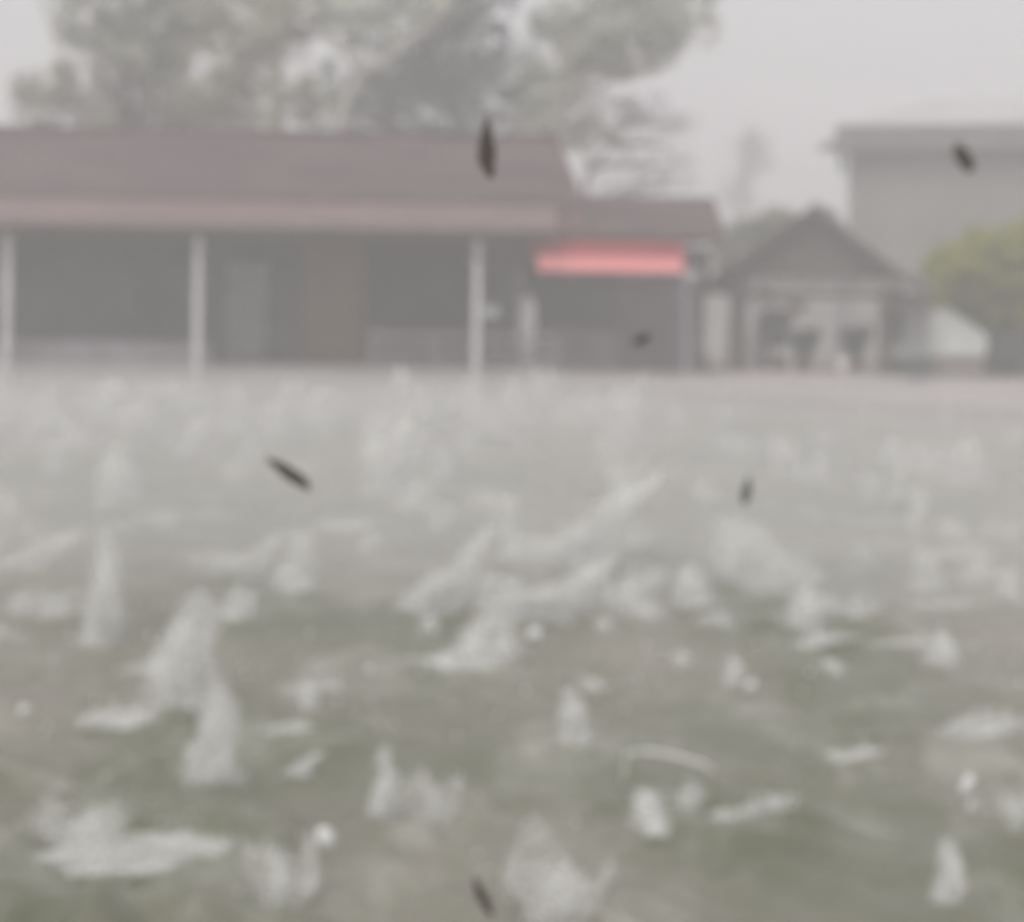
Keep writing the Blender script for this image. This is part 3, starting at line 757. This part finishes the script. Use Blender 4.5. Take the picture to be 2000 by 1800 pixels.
# a splash body is a cloud of countless drops and flecks, thickest at its core
def fleck(mb, p, r, stretch, dirv):
    d = Vector(dirv).normalized()
    u = d.orthogonal().normalized(); v = d.cross(u)
    p = Vector(p)
    mb.add([p + d * r * stretch, p - d * r * stretch, p + u * r, p - u * r, p + v * r, p - v * r],
           [(0, 2, 4), (0, 4, 3), (0, 3, 5), (0, 5, 2), (1, 4, 2), (1, 3, 4), (1, 5, 3), (1, 2, 5)], True)
def cloud(kind, seed, n):
    rr = random.Random(seed * 31 + len(kind)); mb = MB()
    ph = [rr.uniform(0, 6.28) for _ in range(4)]
    knots = [(rr.uniform(-.3, .3), rr.uniform(-.12, .12), rr.uniform(.5, 1.0)) for _ in range(3)]
    for i in range(n):
        g = rr.gauss
        if kind == 'column':
            t = rr.random() ** 1.15
            w_ = (.15 * (1 - .25 * t) + .10 * math.exp(-(t / .12) ** 2)) * (1 + .3 * math.sin(7 * t + ph[0]))
            p = (g(0, w_) + .07 * math.sin(3 * t + ph[1]), g(0, w_), t * (.92 + .12 * math.sin(i)))
        elif kind == 'blob':
            k = knots[rr.randrange(3)]; t = rr.random()
            p = (k[0] * .7 * (.4 + t) + g(0, .13), k[1] + g(0, .13), k[2] * t ** 1.2 + g(0, .03))
        elif kind == 'ridge':
            x = rr.uniform(-.5, .5) * (1 - .25 * rr.random())
            hh = max(.08, (1 - 3.4 * x * x) * (.62 + .38 * math.sin(9 * x + ph[2])))
            p = (x, g(0, .22), rr.random() ** 1.3 * hh)
        elif kind == 'sheet':
            t = rr.random()
            p = (-.34 + .62 * t + g(0, .10 * (1.2 - .5 * t)), g(0, .10), .03 + (.85 * t + g(0, .08)) * (.9 + .1 * math.sin(5 * t + ph[3])))
        else:
            t = rr.random() ** 1.3; q = rr.uniform(0, 6.28)
            hk = .62 + .25 * math.sin(2 * q + ph[0]) + .13 * math.sin(5 * q + ph[1])
            r_ = .27 + .2 * t ** 1.4 + g(0, .03)
            if i % 5 == 0: p = (g(0, .1), g(0, .1), rr.random() * .7)
            else: p = (r_ * math.cos(q), r_ * math.sin(q), t * hk)
        p = (p[0], p[1], abs(p[2]) - .02)
        big = rr.random() < .35
        r = rr.uniform(.009, .018) if big else rr.uniform(.004, .009)
        if kind == 'ridge': r *= .75
        fleck(mb, p, r, rr.uniform(1.2, 2.6), (p[0] * .8 + g(0, .3), p[1] * .8 + g(0, .3), 1.0))
    return mb
def soft(mb, c, r, h, *a, **k):
    for f in (1.4, 1.1, .8, .5):
        lump(mb, c, r * f, h * (.5 + .5 * f), *a, **k)
BODY, CORE, DROP = {}, {}, []
for v in range(5):
    for kd, nd in (('column', 620), ('blob', 640), ('ridge', 620), ('sheet', 620), ('crown', 760)):
        BODY[kd, v] = cloud(kd, v + 1, int(nd * .14)).mesh(kd, M['splash'])
        mb = MB(); q = v + 1 + len(kd) * .37
        if kd == 'column':
            soft(mb, (0, 0, 0), .27, .9, q, .55, 24, 16, 5, .3); soft(mb, (.16, .05, 0), .2, .5, q + 2, .5); soft(mb, (-.17, 0, 0), .18, .4, q + 3, .5); soft(mb, (.04, -.1, 0), .16, .75, q + 4, .5)
        elif kd == 'blob':
            soft(mb, (0, 0, 0), .36, .8, q, .5, 24, 14, 2.5, .4); soft(mb, (.2, -.1, 0), .26, .6, q + 2, .5, blunt=2.5); soft(mb, (-.18, .05, 0), .22, .85, q + 3, .5, blunt=3)
        elif kd == 'ridge':
            r3 = random.Random(v)
            for i in range(7):
                x = -.4 + .135 * i
                soft(mb, (x, r3.uniform(-.1, .1), 0), r3.uniform(.12, .17), (1 - 3.2 * x * x) * r3.uniform(.45, .85), q + i, .5, 16, 9, 2.2, .5)
        elif kd == 'sheet':
            for i in range(5):
                soft(mb, (-.34 + .09 * i, .05 * (i % 2), 0), .17 - .01 * i, .35 + .14 * i, q + i, .5, 18, 12, 3, .4, .45)
        else:
            # a flaring wall of water with an uneven rim, and the jet inside it
            nn, rw, vs_, fs = 40, 9, [], []
            for lay in (0, 1):
                for j in range(rw):
                    t = j / (rw - 1)
                    for k in range(nn):
                        an = 2 * math.pi * k / nn
                        d = Vector((math.cos(an) * 1.4, math.sin(an) * 1.4, q * 3.1))
                        hk = .55 + .45 * mnoise.noise(d) + .22 * mnoise.noise(d * 2.7)
                        r_ = (.27 + .2 * t ** 1.5) * (1 + .25 * mnoise.noise(d + Vector((0, 0, t)))) - lay * (.07 * (1 - t) + .015)
                        vs_.append((r_ * math.cos(an), r_ * math.sin(an), -.06 + t * (max(.15, hk) + .06) * (1 - .02 * lay)))
            mm_ = nn * rw
            for lay in (0, 1):
                for j in range(rw - 1):
                    for k in range(nn):
                        a_ = lay * mm_ + j * nn + k; b_ = lay * mm_ + j * nn + (k + 1) % nn
                        fs.append((a_, b_, b_ + nn, a_ + nn))
            for k in range(nn):
                a_ = (rw - 1) * nn + k; b_ = (rw - 1) * nn + (k + 1) % nn
                fs.append((a_, b_, b_ + mm_, a_ + mm_))
            mb.add(vs_, fs, True)
            soft(mb, (0, 0, 0), .15, .55, q + 11, .5, 16, 12, 3, .4)
        CORE[kd, v] = mb.mesh('spray_body', M['spray_body'])
    DROP.append(droplets_mesh(v + 1, 18).mesh('droplets', M['splash']))
NAME = {'crown': 'crown', 'column': 'column', 'blob': 'mound', 'ridge': 'rim', 'sheet': 'sheet'}
def splash(p, wd, ht, lean, kind, label, group, v, rz):
    root = tag(empty('water_splash', p), label, 'splash', group)
    root.rotation_euler = (0, R(lean if kind != 'sheet' else lean * .35), rz if kind not in ('ridge', 'sheet') else rz * .08)
    root.scale = (wd, wd * (.8 if kind != 'ridge' else .45), ht) if kind != 'ridge' else (wd, max(.1, min(.3 * wd, .25)), ht)
    b_ = obj(NAME[kind], BODY[kind, v], root); b_['kind'] = 'stuff'
    obj('spray_body', CORE[kind, v], root)
    d = obj('droplets', DROP[(v * 3 + int(abs(p[0]) * 7)) % 5], root); d['kind'] = 'stuff'
    return root
for i, (px, py, wd, ht, le, kd, lb) in enumerate(BIG):
    p = on_water(px, py); s = p.y / F
    kx = 1.3 if py < 1350 else 1.15
    splash(p, wd * s * kx, ht * s * (1.2 if py < 1350 else 1.0), le, kd, lb, 'hail splashes on the water', i % 5, random.uniform(0, 6.28))

rr = random.Random(77)
placed = [on_water(b[0], b[1]) for b in BIG]
SM = {'ridge': 'low flat foam streak among the many on the hail beaten water', 'column': 'small upright jet splash among the many on the hail beaten water', 'blob': 'small rounded mound splash among the many on the hail beaten water', 'crown': 'small open crown splash among the many on the hail beaten water'}
cnt = 0
while cnt < 140:
    py = 785 + 1015 * rr.random() ** 2.6
    px = rr.uniform(-60, 2060)
    if py < 850 and px > 1350: continue
    p = on_water(px, py)
    if any(abs(p.x - q.x) < .05 * p.y ** .6 and abs(p.y - q.y) < .12 * p.y ** .5 for q in placed[:len(BIG)]): continue
    if p.y < 6.8 and rr.random() < .55: continue
    kd = rr.choice(['column', 'blob', 'blob', 'crown'])
    wd = rr.uniform(.10, .28) * (.8 if p.y < 9 else 1.5 if p.y < 15 else 2.4)
    ht = wd * rr.uniform(.35, 1.3)
    if cnt % 3 == 0: kd, wd, ht = 'ridge', rr.uniform(.3, .9) * (.6 if p.y < 8 else 1), rr.uniform(.04, .10)
    splash(p, wd, ht, rr.uniform(-18, 14) if kd != 'ridge' else rr.uniform(-4, 4), kd, SM[kd], 'small hail splashes scattered over the water', rr.randrange(5), rr.uniform(0, 6.28))
    cnt += 1
cnt = 0
while cnt < 60:                                 # hits close under the bank
    px = rr.uniform(-60, 1450); py = rr.uniform(775, 850)
    p = on_water(px, py)
    if p.y > 28.3: continue
    kd = rr.choice(['blob', 'blob', 'crown', 'column'])
    wd = rr.uniform(.35, .8)
    splash(p, wd, wd * rr.uniform(.4, .85), rr.uniform(-8, 8), kd, 'hazy %s of splash water close under the house bank' % {'blob': 'low mound', 'crown': 'open crown', 'column': 'upright jet'}[kd], 'hail splashes along the house bank', rr.randrange(5), rr.uniform(0, 6.28))
    cnt += 1
# loose spray: countless drops over the water
mb = MB()
for i in range(900):
    py = 770 + 700 * rr.random() ** 2.0
    p = on_water(rr.uniform(-80, 2080), py)
    if py < 850 and p.x > 3.5: continue
    mb.ico((p.x, p.y, rr.random() ** 2 * .45 + .02), rr.uniform(.003, .008) * (1 if p.y < 12 else 1.8), 1, 1, rr.uniform(1, 2.2))
tag(mb.build('spray', M['splash']), 'fine spray of droplets over the beaten water', 'spray', kind='stuff')
# thin thread of water arcing out of a splash
th = on_water(1215, 1545)
tp = [th] + [at(x, y, th.y) for x, y in ((1218, 1510), (1226, 1468), (1270, 1466), (1330, 1478), (1375, 1492), (1403, 1512))]
tp = [Vector(q) - th for q in tp]
tag(MB().tube(tp, [.006, .005, .006, .008, .009, .009, .005], 7).build('water_thread', M['splash'], loc=th), 'thin thread of water arcing over a splash crown', 'splash')

# ------------------------------------------------------------------ hailstones, falling and floating
HM = []
for s in range(4):
    mb = MB(); lump(mb, (0, 0, -.5), .5, .5, s, .1)
    n, rows = 14, 9; vs_, fs = [], []
    for j in range(rows):
        ph = math.pi * (j + .001) / (rows - 1 + .002)
        for k in range(n):
            q = 2 * math.pi * k / n; d = Vector((math.sin(ph) * math.cos(q), math.sin(ph) * math.sin(q), math.cos(ph)))
            vs_.append(d * .5 * (1 + .22 * mnoise.noise(d * 1.8 + Vector((s * 5, 0, 0)))))
    for j in range(rows - 1):
        for k in range(n):
            a = j * n + k; b = j * n + (k + 1) % n; fs.append((a, a + n, b + n, b))
    HM.append(MB().add(vs_, fs, True).mesh('hailstone', M['ice']))
HAIL = [(48, 1388, 30, 'bright falling hailstone over dark grey water'), (25, 1450, 20, 'small dim falling hailstone just below a bright one'),
        (1045, 1240, 38, 'bright white falling hailstone beside a square splash'), (1466, 1340, 32, 'bright falling hailstone next to a tiny splash column'),
        (635, 1635, 44, 'flattened bright hailstone over green water'), (1890, 1535, 48, 'large bright hailstone on dark grey water'),
        (1580, 1697, 22, 'tiny hailstone over green brown water'), (430, 80, 22, 'white falling hailstone before the yellowish tree'),
        (310, 60, 20, 'falling hailstone before the dense grey green tree'), (620, 180, 16, 'small falling hailstone before the pale forked branch'),
        (165, 15, 18, 'falling hailstone at the edge of the dense tree'), (975, 258, 16, 'falling hailstone above the ridge beside a dark leaf')]
for i, (px, py, d, lb) in enumerate(HAIL):
    d *= .78
    Y = F * .042 / d
    o = obj('hailstone', HM[i % 4]); p = at(px, py, Y)
    o.location = p; o.rotation_euler = (i, i * 2.1, i * .7); s = d * Y / F
    o.scale = (s * (1.35 if d > 33 else 1), s, s * (.62 if d > 33 else 1.05))
    tag(o, lb, 'hailstone', 'hailstones in the air')

# ------------------------------------------------------------------ dark wet leaves blown through the air
def leaf_mesh(L, Wd, curl, seed):
    rr = random.Random(seed)
    n, vs_, fs = 14, [], []
    pw, sk, bend = rr.uniform(.45, .7), rr.uniform(.85, 1.2), rr.uniform(-.05, .05)
    for lay in (0, 1):
        r2 = random.Random(seed + 5)
        for i in range(n + 1):
            t = i / n; hw_ = Wd * .5 * math.sin(math.pi * min(1, t ** sk * .9 + .05)) ** pw
            z = curl * L * math.sin(math.pi * t) - lay * .0012
            x = (t - .5) * L; yb = bend * L * math.sin(math.pi * t)
            vs_ += [(x, yb - hw_ * r2.uniform(.7, 1.1), z + hw_ * .3), (x, yb, z), (x, yb + hw_ * r2.uniform(.7, 1.1), z + hw_ * .25)]
    m = 3 * (n + 1)
    for i in range(n):
        for k in (0, 1):
            a = 3 * i + k
            fs.append((a, a + 3, a + 4, a + 1)); fs.append((m + a, m + a + 1, m + a + 4, m + a + 3))
    mb = MB(); mb.add(vs_, fs, True)
    return mb
LEAF = [(955, 292, 112, 34, 86, 'leaf_wet', 'long dark leaf falling upright in front of the house roof'),
        (1882, 309, 60, 30, 60, 'leaf_wet', 'dark leaf flying in front of the grey building'),
        (1253, 662, 36, 18, -25, 'leaf_wet', 'smallest dark leaf flying before the shop wing'),
        (566, 926, 98, 24, 34, 'leaf_wet', 'long dark leaf drifting slantwise over pale water'),
        (1458, 960, 52, 20, 100, 'leaf_wet_grey', 'grey green leaf falling above the largest white mound'),
        (945, 1752, 80, 22, 64, 'leaf_wet', 'dark leaf falling over the bottom green water')]
for i, (px, py, L, Wd, ang, mt, lb) in enumerate(LEAF):
    Y = F * .075 / L if L > 55 else F * .05 / L
    s = Y / F
    p = at(px, py, Y)
    root = tag(empty('blown_leaf', p), lb, 'leaf', 'dark leaves blown through the air')
    root.rotation_euler = (R(90 + 12 * (i % 3)), R(ang), 0)
    leaf_mesh(L * s, Wd * s * 1.1, .05, i + 2).build('blade', M[mt], root)
    MB().tube([(-.5 * L * s, 0, .0), (-.62 * L * s, .002, .002)], [.0016, .0012], 5).build('stalk', M[mt], root)

# ------------------------------------------------------------------ hazy, rain filled air
hz = MB().box(-112, 112, -32, 112, -2.7, 16.5)
hm = bpy.data.materials.new('haze'); hm.use_nodes = True
t = hm.node_tree; t.nodes.clear()
o_ = t.nodes.new('ShaderNodeOutputMaterial'); pv = t.nodes.new('ShaderNodeVolumePrincipled')
pv.inputs['Color'].default_value = (0.962, 0.955, 0.966, 1)
pv.inputs['Density'].default_value = 0.0145
pv.inputs['Anisotropy'].default_value = 0.0
t.links.new(pv.outputs[0], o_.inputs['Volume'])
tag(hz.build('haze', hm), 'pale rain haze filling the air', kind='stuff')

# low mist of spray hanging over the far water
ms = MB().box(-40, 40, 9.0, 28.5, 0.10, 0.58)
mm = bpy.data.materials.new('spray_mist'); mm.use_nodes = True
t = mm.node_tree; t.nodes.clear()
o_ = t.nodes.new('ShaderNodeOutputMaterial'); pv = t.nodes.new('ShaderNodeVolumePrincipled')
pv.inputs['Color'].default_value = (0.97, 0.965, 0.955, 1)
pv.inputs['Density'].default_value = 0.215
t.links.new(pv.outputs[0], o_.inputs['Volume'])
tag(ms.build('spray_mist', mm), 'pale mist of spray over the far water', kind='stuff')
